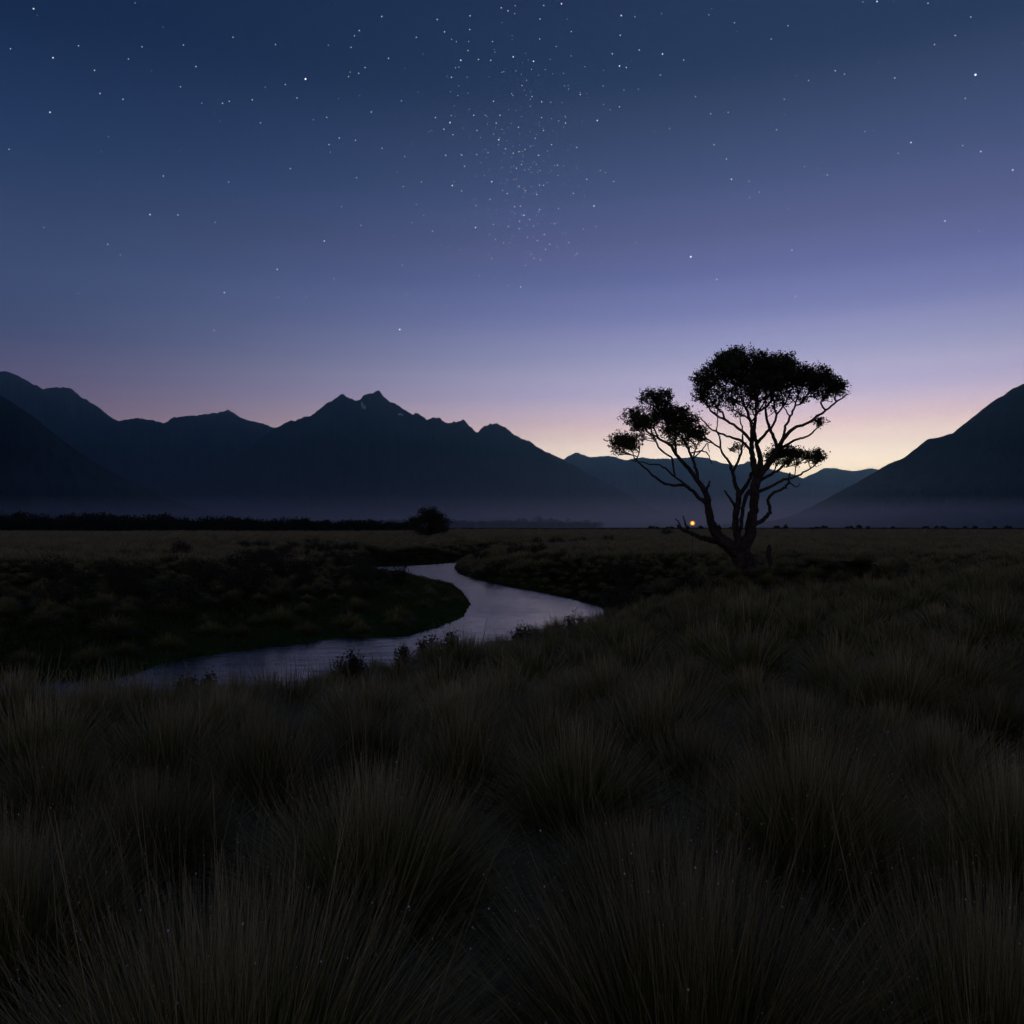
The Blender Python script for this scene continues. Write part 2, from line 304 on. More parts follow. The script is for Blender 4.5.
# ------------------------------------------------------------------ tussock grass
def tussock_mesh(name, nb, segs, width, Hh, spread, base_r, seed, dew=0, stalks=0, straw=1.0):
    g = np.random.default_rng(seed)
    n = nb+stalks
    ph = g.random(n)*2*math.pi; q_ = g.random(n); rad = base_r*np.sqrt(q_)
    lean = np.arccos(1-.80*np.clip(q_+g.normal(0, .10, n), 0, 1)**spread)+g.normal(0, .09, n)
    ph2 = ph+g.normal(0, .30, n)
    L = Hh*(.66+.36*g.random(n)**.7+.10*(g.random(n) < .08))*(1-.04*np.sin(np.abs(lean)))
    droop = (.10+.34*g.random(n)**1.1)*np.sin(np.clip(np.abs(lean)+.15, .12, 1.5))
    bend = g.normal(0, .09, n)*(1+2.5*(g.random(n) < .06))
    if stalks: L[nb:] = Hh*(1.05+.22*g.random(stalks)); lean[nb:] = np.abs(g.normal(.1, .36, stalks)); droop[nb:] = g.random(stalks)*.12
    t = np.linspace(0, 1, segs+1)[None, :]
    hz = np.sin(lean)[:, None]*L[:, None]*t; vz = np.cos(lean)[:, None]*L[:, None]*t - droop[:, None]*L[:, None]*t**2.2
    hz = hz+droop[:, None]*L[:, None]*.45*t**2+.10*L[:, None]*(t**2.5)*np.clip(lean, 0, .6)[:, None]
    cx, sx = np.cos(ph2)[:, None], np.sin(ph2)[:, None]
    px = (rad*np.cos(ph))[:, None]+hz*cx-bend[:, None]*L[:, None]*t**2*sx
    py = (rad*np.sin(ph))[:, None]+hz*sx+bend[:, None]*L[:, None]*t**2*cx
    pz = np.maximum(vz, .02*t)-.06
    fa = g.random(n)*math.pi; wx_, wy_ = np.cos(fa)[:, None], np.sin(fa)[:, None]
    wd = width*(.7+.6*g.random(n))[:, None]*np.where(t < .5, 1, 1-(t-.5)*1.6)*.5
    a = np.stack([px-wx_*wd, py-wy_*wd, pz], -1); b = np.stack([px+wx_*wd, py+wy_*wd, pz], -1)
    V = np.stack([a, b], 2).reshape(n, -1, 3)
    k = np.arange(segs); q = np.stack([2*k, 2*k+1, 2*k+3, 2*k+2], -1)
    q = (q[None]+(np.arange(n)*2*(segs+1))[:, None, None]).reshape(-1, 4)
    dry = (g.random(n) < .08)*.75
    hue = np.repeat(g.random(n)**1.3, 2*(segs+1)); upr = np.repeat(np.clip(1.35-np.abs(lean), .12, 1), 2*(segs+1)); tip = np.maximum(np.tile(np.repeat(np.clip((t[0]-.70)/.30, 0, 1)*.9, 2), n), np.repeat(dry, 2*(segs+1)))*upr*straw  # upr dulls leaning blades: shade in the gaps put into their colour
    V = V.reshape(-1, 3); polys = [q]; mi = np.zeros(len(q), int)
    if dew:   # dew drops: small octahedra near blade tips
        kk = g.choice(n, dew, replace=False); ti = g.integers(max(1, segs-2), segs+1, dew)
        c = np.stack([px[kk, ti], py[kk, ti], pz[kk, ti]], -1); r = (.0019+.0030*g.random(dew)**2.5)[:, None, None]
        o8 = np.array([(1,0,0),(-1,0,0),(0,1,0),(0,-1,0),(0,0,1),(0,0,-1)], float)
        dv = (c[:, None]+o8[None]*r).reshape(-1, 3); f8 = np.array([(0,2,4),(2,1,4),(1,3,4),(3,0,4),(2,0,5),(1,2,5),(3,1,5),(0,3,5)])
        f = (f8[None]+(np.arange(dew)*6)[:, None, None]+len(V)).reshape(-1, 3)
        V = np.vstack([V, dv]); polys.append(f); mi = np.concatenate([mi, np.ones(len(f), int)])
        hue = np.append(hue, np.zeros(len(dv))); tip = np.append(tip, np.zeros(len(dv)))
    return mesh_data(name, V, polys, [M_blade, M_dew], mi=mi, attrs={'hue': hue, 'tip': tip})
T_near = [tussock_mesh('tussock', 14000, 6, .0029, .90, .85, .42, 10+i, dew=620, stalks=170) for i in range(3)]
T_mid = [tussock_mesh('tussock', 5200, 4, .0056, .84, .85, .40, 20+i, dew=90, stalks=50) for i in range(4)]
T_far = [tussock_mesh('tussock', 1100, 3, .013, .80, .85, .36, 30+i, stalks=10, straw=.7) for i in range(4)]
T_dist = [tussock_mesh('tussock', 170, 2, .045, .78, .9, .24, 40+i, straw=.62) for i in range(3)]

hero = [ # px centre, py top, distance, half-width scale, label
 (690,806,3.05,1.14,'largest pale tussock at the bottom centre with long upright seed stalks'),
 (225,852,2.75,1.16,'big tussock filling the bottom left corner with long loose blades'),
 (375,755,4.6,.98,'round domed tussock behind the bottom left clump, just left of centre'),
 (808,722,5.3,.95,'wide domed tussock behind the largest one, under the tree in the picture'),
 (578,712,6.2,.86,'domed tussock directly behind the largest one, left of the wide dome'),
 (150,765,5.0,.80,'smaller rounded tussock left of the central dome above the corner clump'),
 (1018,750,4.9,.86,'tussock cut by the right edge of the picture halfway up the grass'),
 (985,870,3.0,.86,'tussock cut by the bottom right corner with thin bent blades'),
 (468,700,7.0,.80,'rounded tussock in the second row above the central dome'),
 (262,702,6.8,.85,'wide low tussock in the second row facing the left reach of river'),
 (8,805,3.8,.80,'tussock cut by the left edge beside the corner clump'),
 (930,712,6.3,.80,'tussock right of the wide dome beneath the dark hillside')]
placed = []; count = 0
for i, (px, py, d, s, lab) in enumerate(hero):
    x = (px-CX)/F*d; y = d; g0 = float(height(np.array([x]), np.array([y]))[0]); top = CZ-(py-HY)/F*d
    m = (T_near if d < 5.5 else T_mid)[i % 3]
    s *= 1.05; zs = float(np.clip((top-g0)/.80, .8, 1.5))
    o = mesh_obj('tussock', m, None, (x, y, g0), rng.random()*6.28, (s, s, zs/(1.0 if d<5.5 else .93)))
    tag(o, lab, 'grass tussock', 'grass tussocks on the near terrace'); placed.append((x, y, .8*s)); count += 1
# dart throwing for the rest
def scatter(r0, r1, half_deg, sep_fn, tries, seed):
    g = np.random.default_rng(seed)
    cell = {}; out = []
    def near(x, y, s):
        cs = 1.0; k = int(math.ceil(s/cs)); cx_, cy_ = int(math.floor(x/cs)), int(math.floor(y/cs))
        for a in range(-k, k+1):
            for b in range(-k, k+1):
                for (qx, qy, qs) in cell.get((cx_+a, cy_+b), ()):
                    if (qx-x)**2+(qy-y)**2 < (.5*(s+qs))**2: return True
        return False
    for p in placed: cell.setdefault((math.floor(p[0]), math.floor(p[1])), []).append((p[0], p[1], p[2]*2.0))
    rr = np.sqrt(g.random(tries)*(r1*r1-r0*r0)+r0*r0); aa = R(1)*(g.random(tries)*2-1)*half_deg
    xs_, ys_ = rr*np.sin(aa), rr*np.cos(aa)
    ins, dL, dR, dN = river_info(xs_, ys_); dm = np.minimum(np.minimum(dL, dR), dN)
    okk = (~ins) & (dm > .35) & ~((dL < 4.5) & (dL < dN) & (xs_ > -16) & (ys_ > 18) & (g.random(tries) < .96)) & (np.hypot(xs_-12, ys_-41) > 1.1)
    for x, y, r, o, dn_, dl_ in zip(xs_, ys_, rr, okk, dN, dL):
        if not o: continue
        s = sep_fn(r)*(.75+.5*g.random())
        if near(x, y, s): continue
        cell.setdefault((math.floor(x), math.floor(y)), []).append((x, y, s)); out.append((x, y, r, s*(.72 if dl_ < dn_ else (.8+.2*min(1, dn_/8)) if x > -1.5 else (.72+.28*min(1, dn_/8))), dl_, dn_))
    return out
pts = scatter(1.9, 62, 41, lambda r: 1.12 if r < 22 else 1.12, 42000, 5)
pts.sort(key=lambda p: p[2])
rest = []
for (x, y, r, s, dl_, dn_) in pts:
    infr = abs(x/y)*F < 520
    z = None
    if infr and count < 285:
        g0 = float(height(np.array([x]), np.array([y]))[0])
        m = random.choice(T_near if r < 5 else T_mid if r < 13 else T_far); k = s/1.15*(.85+.35*random.random())
        o = mesh_obj('tussock', m, None, (x, y, g0), random.random()*6.28, (k, k, k*(.92+.38*random.random())))
        if dl_ < dn_ and y > 20: lb, gp = 'low grass tussock on the dark left bank beyond the river', 'grass tussocks beyond the river'
        elif dn_ < 4.5: lb, gp = 'small grass tussock on the terrace rim just above the near edge of the river', 'grass tussocks along the terrace rim'
        elif r < 8.5: lb, gp = 'grass tussock filling a gap beside the big clumps in front', 'grass tussocks between the big front clumps'
        elif x > 2.5: lb, gp = 'dark olive tussock on the slope between the big front clumps and the tall tree', 'grass tussocks on the slope below the tall tree'
        else: lb, gp = 'dark olive tussock between the big front clumps and the river', 'grass tussocks on the slope above the river'
        tag(o, lb, 'grass tussock', gp); count += 1
    else: rest.append((x, y, r, s, 0 if r < 13 else 1 if r < 45 else 2))
g = np.random.default_rng(11)
n = 26000; rr = 60*(420/60)**g.random(n)**.8; aa = R(41)*(g.random(n)*2-1); xs_, ys_ = rr*np.sin(aa), rr*np.cos(aa)
ins, dL, dR, dN = river_info(xs_, ys_); ok = (~ins) & (np.minimum(np.minimum(dL, dR), dN) > .5) & ~((dL < 5) & (ys_ < 100) & (xs_ > -16))
far = [(x, y, r, (1.0+.5*random.random())*(1+r/260), 2) for x, y, r in zip(xs_[ok], ys_[ok], rr[ok])]
rest += far
rest = np.array(rest); zz = height(rest[:, 0], rest[:, 1])
pm = bpy.data.meshes.new('tussock_grassland'); pm.vertices.add(len(rest)); pm.vertices.foreach_set('co', np.stack([rest[:,0], rest[:,1], zz], -1).astype(np.float32).ravel())
for nm, ty, arr in (('vscale', 'FLOAT', rest[:,3]/1.45*(.75+.35*g.random(len(rest)))), ('vrot', 'FLOAT', g.random(len(rest))*6.28),
                    ('vidx', 'INT', rest[:,4].astype(int)*3+g.integers(0, 3, len(rest)))):
    a = pm.attributes.new(nm, ty, 'POINT'); a.data.foreach_set('value', arr.astype(np.float32 if ty == 'FLOAT' else np.int32))
go = mesh_obj('tussock_grassland', pm)
tag(go, 'tussock grassland stretching away across the valley floor', 'grass', None, 'stuff')
# source tussocks are real ones standing in the grassland
srcs = []
sp = [(x, y) for x, y in ((26.,30.),(27.5,31.5),(29,30.5),(30.5,32),(28,34),(30,35.5),(32,34),(33.5,36),(31,38))]
for (x, y), m in zip(sp, T_mid[:3]+T_far[:3]+T_dist[:3]):
    o = mesh_obj('tussock', m, None, (x, y, float(height(np.array([x]), np.array([y]))[0])))
    tag(o, 'grass tussock on the plain behind and right of the tall tree', 'grass tussock', 'grass tussocks on the plain by the tall tree'); srcs.append(o)
ng = bpy.data.node_groups.new('grassland', 'GeometryNodeTree')
ng.interface.new_socket('Geometry', in_out='INPUT', socket_type='NodeSocketGeometry'); ng.interface.new_socket('Geometry', in_out='OUTPUT', socket_type='NodeSocketGeometry')
gi = ng.nodes.new('NodeGroupInput'); gout = ng.nodes.new('NodeGroupOutput')
g2i = ng.nodes.new('GeometryNodeGeometryToInstance')
for o in reversed(srcs):
    oi = ng.nodes.new('GeometryNodeObjectInfo'); oi.inputs['Object'].default_value = o; oi.transform_space = 'ORIGINAL'; oi.inputs['As Instance'].default_value = True
    ng.links.new(oi.outputs['Geometry'], g2i.inputs[0])
# each source has to be its own instance: join the instances
ng.nodes.remove(g2i); jn = ng.nodes.new('GeometryNodeJoinGeometry')
for o in reversed([x for x in ng.nodes if x.bl_idname == 'GeometryNodeObjectInfo'][::-1]): ng.links.new(o.outputs['Geometry'], jn.inputs[0])
iop = ng.nodes.new('GeometryNodeInstanceOnPoints'); iop.inputs['Pick Instance'].default_value = True
def named(nm, ty):
    a = ng.nodes.new('GeometryNodeInputNamedAttribute'); a.data_type = ty; a.inputs['Name'].default_value = nm; return a.outputs['Attribute']
ng.links.new(gi.outputs[0], iop.inputs['Points']); ng.links.new(jn.outputs[0], iop.inputs['Instance']); ng.links.new(named('vidx', 'INT'), iop.inputs['Instance Index'])
cx_ = ng.nodes.new('ShaderNodeCombineXYZ'); ng.links.new(named('vrot', 'FLOAT'), cx_.inputs['Z']); ng.links.new(cx_.outputs[0], iop.inputs['Rotation'])
ng.links.new(named('vscale', 'FLOAT'), iop.inputs['Scale']); ng.links.new(iop.outputs[0], gout.inputs[0])
go.modifiers.new('grassland', 'NODES').node_group = ng

# ------------------------------------------------------------------ foliage helpers
def leaves(P, size, g, aspect=.5, up=0.3):
    n = len(P); d = g.normal(size=(n, 3)); d[:, 2] = np.abs(d[:, 2])*up+d[:, 2]*(1-up); d /= np.linalg.norm(d, axis=1)[:, None]+1e-9
    e = np.cross(d, g.normal(size=(n, 3))); e /= np.linalg.norm(e, axis=1)[:, None]+1e-9
    s = (size*(.6+.8*g.random(n)))[:, None]
    V = np.stack([P, P+d*s*.5+e*s*aspect*.5, P+d*s, P+d*s*.5-e*s*aspect*.5], 1).reshape(-1, 3)
    return V, np.arange(4*n).reshape(-1, 4)
def tube(path, rad, sides=7, g=None):
    path = np.asarray(path, float); rad = np.asarray(rad, float); n = len(path)
    T = np.gradient(path, axis=0); T /= np.linalg.norm(T, axis=1)[:, None]+1e-9
    up = np.array([.31, .95, .05]); A_ = np.cross(T, up); A_ /= np.linalg.norm(A_, axis=1)[:, None]+1e-9; B_ = np.cross(T, A_)
    th = np.linspace(0, 2*math.pi, sides, endpoint=False)
    r = rad[:, None]*(1+(g.normal(0, .06, (n, sides)) if g is not None else 0))
    V = path[:, None]+A_[:, None]*(np.cos(th)*r)[..., None]+B_[:, None]*(np.sin(th)*r)[..., None]
    I = np.arange(n*sides).reshape(n, sides); J = np.roll(I, -1, 1)
    return V.reshape(-1, 3), np.stack([I[:-1], J[:-1], J[1:], I[1:]], -1).reshape(-1, 4)
class Acc:
    def __init__(s): s.V = []; s.P = []; s.n = 0
    def add(s, V, P): s.V.append(V); s.P.append(np.asarray(P)+s.n); s.n += len(V)
    def mesh(s, name, mats, smooth=False):
        by = {}
        for p in s.P: by.setdefault(p.shape[1], []).append(p)
        return mesh_data(name, np.vstack(s.V), [np.vstack(v) for v in by.values()], mats, smooth=smooth)
def smooth_path(P, sub=5):
    P = np.asarray(P, float); Q = np.vstack([2*P[0]-P[1], P, 2*P[-1]-P[-2]]); out = []
    for i in range(1, len(Q)-2):
        for k in range(sub):
            t = k/sub; a, b, c, d = Q[i-1], Q[i], Q[i+1], Q[i+2]
            out.append(.5*((2*b)+(c-a)*t+(2*a-5*b+4*c-d)*t*t+(3*b-a-3*c+d)*t**3))
    out.append(P[-1]); return np.array(out)

# ------------------------------------------------------------------ the tall tree
TD = 41.0; TX = (745.5-CX)/F*TD; TZ = float(height(np.array([TX]), np.array([TD]))[0])
base_row = 567.5
def zt(zx, zy, dy=0.):      # tracing coordinate -> metres relative to the tree base (the tree has its own size and depth)
    px = 590+zx/3.793; py = 330+zy/3.793
    return np.array([(px-745.5)/F*TD, dy, (base_row-py)/F*TD])
ZM = .79*TD/F/3.793    # metres per tracing unit
dead_idx = []
limbs = [ # points (x, y, half-width), depth at start and end in metres
 ('trunk', [(606,930,84),(590,884,60),(574,836,47),(570,800,38)], 0, 0),
 ('trunk', [(560,850,38),(535,808,32),(500,782,29),(476,758,24),(452,712,19),(441,660,17),(430,610,14),(400,562,11),(360,512,9.5),(320,470,8),(290,430,6.5),(245,402,5),(200,380,3.5)], 0, -1.2),
 ('dead', [(500,785,18),(450,778,14),(415,768,11),(378,752,9),(345,738,8),(325,724,5)], 0, -.3),
 ('dead', [(372,748,4.5),(358,718,4),(346,688,2.5)], -.2, -.3),
 ('dead', [(345,735,4),(334,716,3.4),(322,698,2.4)], -.25, -.3),
 ('trunk', [(436,645,11),(405,622,9),(375,595,8),(345,577,7),(290,575,6),(240,555,5),(190,512,4),(150,482,3)], -.4, -1.6),
 ('trunk', [(360,582,5),(320,540,4.5),(280,500,4),(230,487,3),(170,470,2.5)], -.5, 1.0),
 ('trunk', [(428,610,10),(412,560,8),(405,500,7),(395,455,6),(380,410,5),(370,380,3.5)], -.3, 1.4),
 ('dead', [(440,592,7),(448,572,5.5),(453,553,3)], -.2, -.1),
 ('dead', [(410,440,4),(440,436,3.4),(462,448,3),(478,486,2)], .6, .9),
 ('dead', [(405,470,3.5),(440,430,3),(460,405,2.5),(470,440,1.5)], .6, 1.0),
 ('trunk', [(330,520,6),(300,470,5),(262,440,4.5),(235,385,4),(220,330,3)], -.7, -.2),
 ('trunk', [(310,460,6),(318,400,5),(330,350,4),(345,310,3)], -.7, .6),
 ('trunk', [(572,825,24),(560,760,18),(555,700,16),(568,645,14),(574,602,12),(560,560,9),(553,510,8),(540,472,6),(516,432,5),(513,385,4),(500,345,3)], 0, 1.2),
 ('trunk', [(574,610,10),(600,570,9),(612,545,8),(618,520,8)], .4, .2),
 ('dead', [(554,660,8),(540,625,6.5),(516,590,4)], .1, .4),
 ('trunk', [(556,515,7),(585,465,6),(603,420,5),(612,360,4),(606,300,3)], .6, 1.8),
 ('trunk', [(580,760,10),(572,720,9),(576,660,9),(590,610,10),(606,590,9)], -.2, -.1),
 ('trunk', [(590,830,34),(606,760,27),(616,690,23),(622,630,21),(630,560,22),(645,515,22)], 0, 0),
 ('trunk', [(636,540,18),(614,480,14),(605,430,11),(600,380,9),(590,330,7),(570,290,5.5),(545,250,4)], 0, -1.2),
 ('trunk', [(645,525,17),(652,470,13),(642,415,10),(636,360,8),(645,300,6.5),(655,240,5)], 0, .9),
 ('trunk', [(645,530,19),(682,480,15),(706,435,11),(722,400,9.5),(752,368,8),(800,345,6.5),(850,312,5.5),(900,272,4.5),(945,240,3)], 0, -1.0),
 ('trunk', [(703,440,9),(708,390,8),(700,345,7),(695,290,6),(705,235,4.5)], 0, 1.6),
 ('trunk', [(690,465,9),(740,425,7),(790,395,5.5),(838,382,4.5),(880,350,3.5),(900,332,2.5)], 0, .8),
 ('trunk', [(722,400,7),(740,350,6),(765,300,5),(790,245,4)], -.3, .2),
 ('trunk', [(604,412,8),(565,370,6.5),(505,338,5.5),(450,312,4.5),(412,280,3.5)], -.2, -1.5),
 ('trunk', [(600,440,7),(575,400,6),(530,378,5),(480,350,4),(440,300,3)], -.1, 1.3),
 ('trunk', [(640,415,8),(668,370,7),(690,330,5.5),(672,280,4.5),(650,220,3.5)], .4, -1.6),
 ('trunk', [(624,725,14),(648,712,11),(672,690,9.5),(690,664,8),(682,630,7.5),(700,603,7),(748,580,6),(768,552,5),(772,520,3.5)], 0, .6),
 ('trunk', [(634,605,9),(672,582,7.5),(720,556,6),(770,540,5),(815,515,4),(850,485,3)], .1, -.6),
 ('trunk', [(645,560,9),(690,530,7),(730,505,5.5),(770,470,4)], 0, .5),
 ('dead', [(770,560,3.5),(800,575,2.8),(815,560,1.8)], .5, .7),
 ('dead', [(682,660,4),(690,650,3),(697,652,2)], .4, .4)]
gt = np.random.default_rng(21)
wood = Acc(); deads = []; nodes = []; parent = []; plen = []; nodr = []
def add_chain(P, r, root):
    prev = root
    for p, rr_ in zip(P, r):
        nodes.append(p); parent.append(prev); plen.append((plen[prev]+np.linalg.norm(p-nodes[prev])) if prev >= 0 else 0.); nodr.append(rr_); prev = len(nodes)-1
for kind, L, y0, y1 in limbs:
    L3 = np.array([zt(x, y, y0+(y1-y0)*i/(len(L)-1)) for i, (x, y, r) in enumerate(L)]); rad = np.array([r for *_, r in L])*ZM
    P = smooth_path(L3, 5); rr_ = np.interp(np.linspace(0, 1, len(P)), np.linspace(0, 1, len(L)), rad)
    wig = np.clip(np.arange(len(P))/6, 0, 1)[:, None]*gt.normal(0, .018, P.shape); P = P+wig
    root = -1
    if nodes:
        NN_ = np.array(nodes); root = int(np.argmin(np.linalg.norm((NN_-P[0])*np.array([1, .35, 1]), axis=1)))
        n_ = min(6, len(P)); P[:n_] += (NN_[root]-P[0])[None]*np.linspace(1, 0, n_)[:, None]
        rr_ = np.minimum(rr_, max(nodr[root], .02)*1.02)
    V, Q = tube(P, rr_, 10, gt)
    if kind == 'dead':
        deads.append((V, Q)); k0_ = len(nodes); add_chain(P, rr_, root); dead_idx += list(range(k0_, len(nodes)))
    else:
        wood.add(V, Q)
        add_chain(P, rr_, root)
# root flare
for a in (-2.6, -1.2, .1, 1.3, 2.6):
    P = [np.array([zt(596, 880)[0], 0, .55]), np.array([math.cos(a)*.45+zt(598,900)[0], math.sin(a)*.45, .18]), np.array([math.cos(a)*1.0+zt(600,900)[0], math.sin(a)*1.0, -.12])]
    wood.add(*tube(smooth_path(P, 4), np.linspace(.26, .06, 9), 8, gt))
# foliage pads: (x, y, rx, ry, depth, depth radius, twigs)
pads = {
 'left': [(175,330,52,38,-.9,1.0,60),(250,255,58,34,-.4,1.2,80),(300,300,70,32,.2,1.3,80),(360,320,66,42,.6,1.2,100),(420,372,46,30,.8,.9,60),(330,365,60,26,0,1.1,45),(215,350,50,30,-.5,1.0,40)],
 'small left': [(125,415,50,20,-1.2,.8,46),(120,445,40,26,-1.4,.7,34),(165,425,20,22,-1.2,.6,12)],
 'main': [(435,190,46,38,-.9,1.3,70),(425,240,34,26,-1.0,1.0,30),(505,140,64,50,-.5,1.7,140),(555,98,62,36,0,1.6,110),(615,118,74,50,.2,2.0,150),(695,128,76,44,.2,2.0,160),(745,112,50,32,.3,1.6,80),
          (760,165,70,42,.1,1.9,130),(835,168,66,36,-.2,1.6,120),(885,195,58,36,-.5,1.3,95),(928,218,30,30,-.6,.9,36),(600,185,86,34,.1,1.9,90),(690,190,84,28,.2,1.9,80)],
 'sparse': [(470,240,60,36,-.6,1.5,44),(560,235,70,44,0,1.9,60),(640,240,70,44,.2,1.9,56),(720,245,70,42,.2,1.9,52),(800,232,64,36,0,1.6,46),(890,240,48,26,-.4,1.0,30),(500,275,50,26,-.4,1.4,18),(600,285,60,26,.3,1.6,18),(330,400,60,26,0,1.1,24),(400,410,40,20,.5,.8,16),(220,392,50,20,-.4,.9,14)],
 'stray': [(902,328,18,14,.8,.25,12),(575,425,18,16,.6,.3,8)],
 'lower right': [(745,448,46,18,.4,.7,44),(710,462,26,18,.3,.5,18),(790,462,46,20,-.1,.8,46),(850,472,34,22,-.5,.6,40),(760,490,50,16,0,.6,20)]}
centres = []; cw = []
for pname, L in pads.items():
    for (x, y, rx, ry, dy, rd, n) in L:
        for k in range(int(n)):
            v = gt.normal(size=3); v /= np.linalg.norm(v); v *= gt.random()**.42
            centres.append(zt(x-9+v[0]*rx, y+v[2]*ry, dy+v[1]*rd)); cw.append(pname)
centres = np.array(centres)
# connect every leaf cluster to the branch tree by curved twigs (nearest node, path-length balanced)
order = np.argsort(np.linalg.norm(centres-np.array([zt(640,520)]), axis=1)); extra = []
cap = len(nodes)+len(centres)*9; NA = np.zeros((cap, 3)); NA[:len(nodes)] = nodes; PL = np.zeros(cap); PL[:len(nodes)] = plen; NN = len(nodes); par = list(parent); hand_n = NN
usable = np.ones(cap, bool)
for i in range(NN): usable[i] = nodr[i] < 14*ZM and i not in set(dead_idx)
for ci in order:
    c = centres[ci]; D2 = np.linalg.norm(NA[:NN]-c, axis=1)
    below = np.clip(NA[:NN, 2]-c[2], 0, None)       # prefer nodes lower than the cluster
    cost = D2+.35*PL[:NN]+1.6*below; cost[~usable[:NN]] = 1e9
    j = int(np.argmin(cost)); a = NA[j]; L = D2[j]; k = int(np.clip(math.ceil(L/.22), 2, 8))
    mid = (a+c)/2+gt.normal(0, .05*L, 3)-np.array([0, 0, .06*L]); prev = j
    for t in np.linspace(0, 1, k+1)[1:]:
        p = (1-t)**2*a+2*t*(1-t)*mid+t*t*c
        if t < 1: p = p+gt.normal(0, .012, 3)
        NA[NN] = p; PL[NN] = PL[prev]+np.linalg.norm(p-NA[prev]); par.append(prev); prev = NN; NN += 1
load = np.zeros(NN)
child = [[] for _ in range(NN)]
for i in range(hand_n, NN): child[par[i]].append(i)
for i in range(NN-1, hand_n-1, -1):
    if not child[i]: load[i] = 1
    if par[i] >= hand_n: load[par[i]] += load[i]
rad_n = .012*np.maximum(load, 1)**.42
for i in range(hand_n, NN):
    rad_n[i] = min(rad_n[i], nodr[par[i]]*.9 if par[i] < hand_n else rad_n[par[i]])
done = set()
for i in range(hand_n, NN):
    if par[i] < hand_n or child[par[i]].index(i) != 0:      # start of a chain
        ch = [par[i], i]; j = i
        while child[j]: j = child[j][0]; ch.append(j)
        r = rad_n[ch[1:]]; r = np.concatenate([[r[0]], r]); wood.add(*tube(NA[ch], r, 4))
tree = empty('tree', (TX, TD, TZ-.02))
tag(tree, 'tall wind shaped tree with two flat crowns standing alone on the terrace', 'tree')
mesh_obj('trunk', wood.mesh('trunk', [M_bark], True), tree)
for V, Q in deads:
    a = Acc(); a.add(V, Q); tag(mesh_obj('dead_branch', a.mesh('dead_branch', [M_bark], True), tree))
for pname in pads:
    idx = [i for i in range(len(centres)) if cw[i] == pname]; P = []
    for i in idx:
        n = int((14 if pname == 'sparse' else 29)+gt.random()*12); 
        k_ = 1+n//11
        for _ in range(k_):      # leafy shoots
            d_ = gt.normal(size=3); d_[2] = abs(d_[2])*.7+.25; d_ /= np.linalg.norm(d_); L_ = .22+.2*gt.random(); m_ = n//k_
            P.append(centres[i]+gt.normal(0, .05, 3)+np.outer(gt.random(m_)*L_, d_)+gt.normal(0, .04, (m_, 3)))
    V, Q = leaves(np.vstack(P), .115, gt, .5)
    mesh_obj('crown', mesh_data('crown', V, [Q], [M_leaf]), tree)

# dead stump right of the tree
def at_px(px, d):
    x = (px-CX)/F*d; return x, d, float(height(np.array([x]), np.array([d]))[0])
x, y, z = at_px(769.5, 41.5)
a = Acc(); a.add(*tube(smooth_path([(0,0,-.2),(.03,0,.35),(-.02,.02,.8),(-.01,0,1.35)], 5), np.interp(np.linspace(0,1,16), [0,.3,.8,.95,1], [.15,.12,.12,.09,.03]), 9, gt))
tag(mesh_obj('stump', a.mesh('stump', [M_bark], True), None, (x, y, z)), 'short upright dead stump just right of the big tree trunk', 'stump')

# ------------------------------------------------------------------ lamp glowing near the horizon
x, y, z = at_px(692.5, 56); zg = CZ+(HY-523.2)/F*56; lamp = empty('lamp', (x, y, z))
tag(lamp, 'small warm glowing lamp low behind the lowest bare branch of the tree', 'lamp')
def lathe(prof, n=16):
    prof = np.array(prof, float); th = np.linspace(0, 2*math.pi, n, endpoint=False)
    V = np.stack([prof[:,0][:,None]*np.cos(th), prof[:,0][:,None]*np.sin(th), np.repeat(prof[:,1][:,None], n, 1)], -1)
    I = np.arange(len(prof)*n).reshape(len(prof), n); J = np.roll(I, -1, 1)
    return V.reshape(-1, 3), np.stack([I[:-1], J[:-1], J[1:], I[1:]], -1).reshape(-1, 4)
hz_ = zg-z; rg = .185
V, Q = lathe([(.03,-.2),(.018,.1),(.015,hz_-rg-.02),(.08,hz_-rg),(.08,hz_-rg+.03),(.02,hz_-rg+.04)]); mesh_obj('pole', mesh_data('pole', V, [Q], [M_metal], smooth=True), lamp)
M_glow = bpy.data.materials.new('lamp_glow'); M_glow.use_nodes = True; b = M_glow.node_tree.nodes['Principled BSDF']
b.inputs['Base Color'].default_value = (.9,.7,.4,1); b.inputs['Emission Color'].default_value = (1,.62,.26,1); b.inputs['Emission Strength'].default_value = 3.0
M_amber = bpy.data.materials.new('amber_glass'); M_amber.use_nodes = True; N = M_amber.node_tree; N.nodes.clear()
e_ = N.nodes.new('ShaderNodeEmission'); e_.inputs[0].default_value = (1,.34,.07,1); e_.inputs[1].default_value = .8; t_ = N.nodes.new('ShaderNodeBsdfTransparent'); t_.inputs[0].default_value = (1,.8,.55,1)
m_ = N.nodes.new('ShaderNodeMixShader'); m_.inputs[0].default_value = .45; o_ = N.nodes.new('ShaderNodeOutputMaterial')
N.links.new(t_.outputs[0], m_.inputs[1]); N.links.new(e_.outputs[0], m_.inputs[2]); N.links.new(m_.outputs[0], o_.inputs[0])
rb = .105; V, Q = lathe([(.001,hz_-rb)]+[(rb*math.sin(a), hz_-rb*math.cos(a)) for a in np.linspace(.2, 2.94, 12)]+[(.001,hz_+rb)]); mesh_obj('bulb', mesh_data('bulb', V, [Q], [M_glow], smooth=True), lamp)
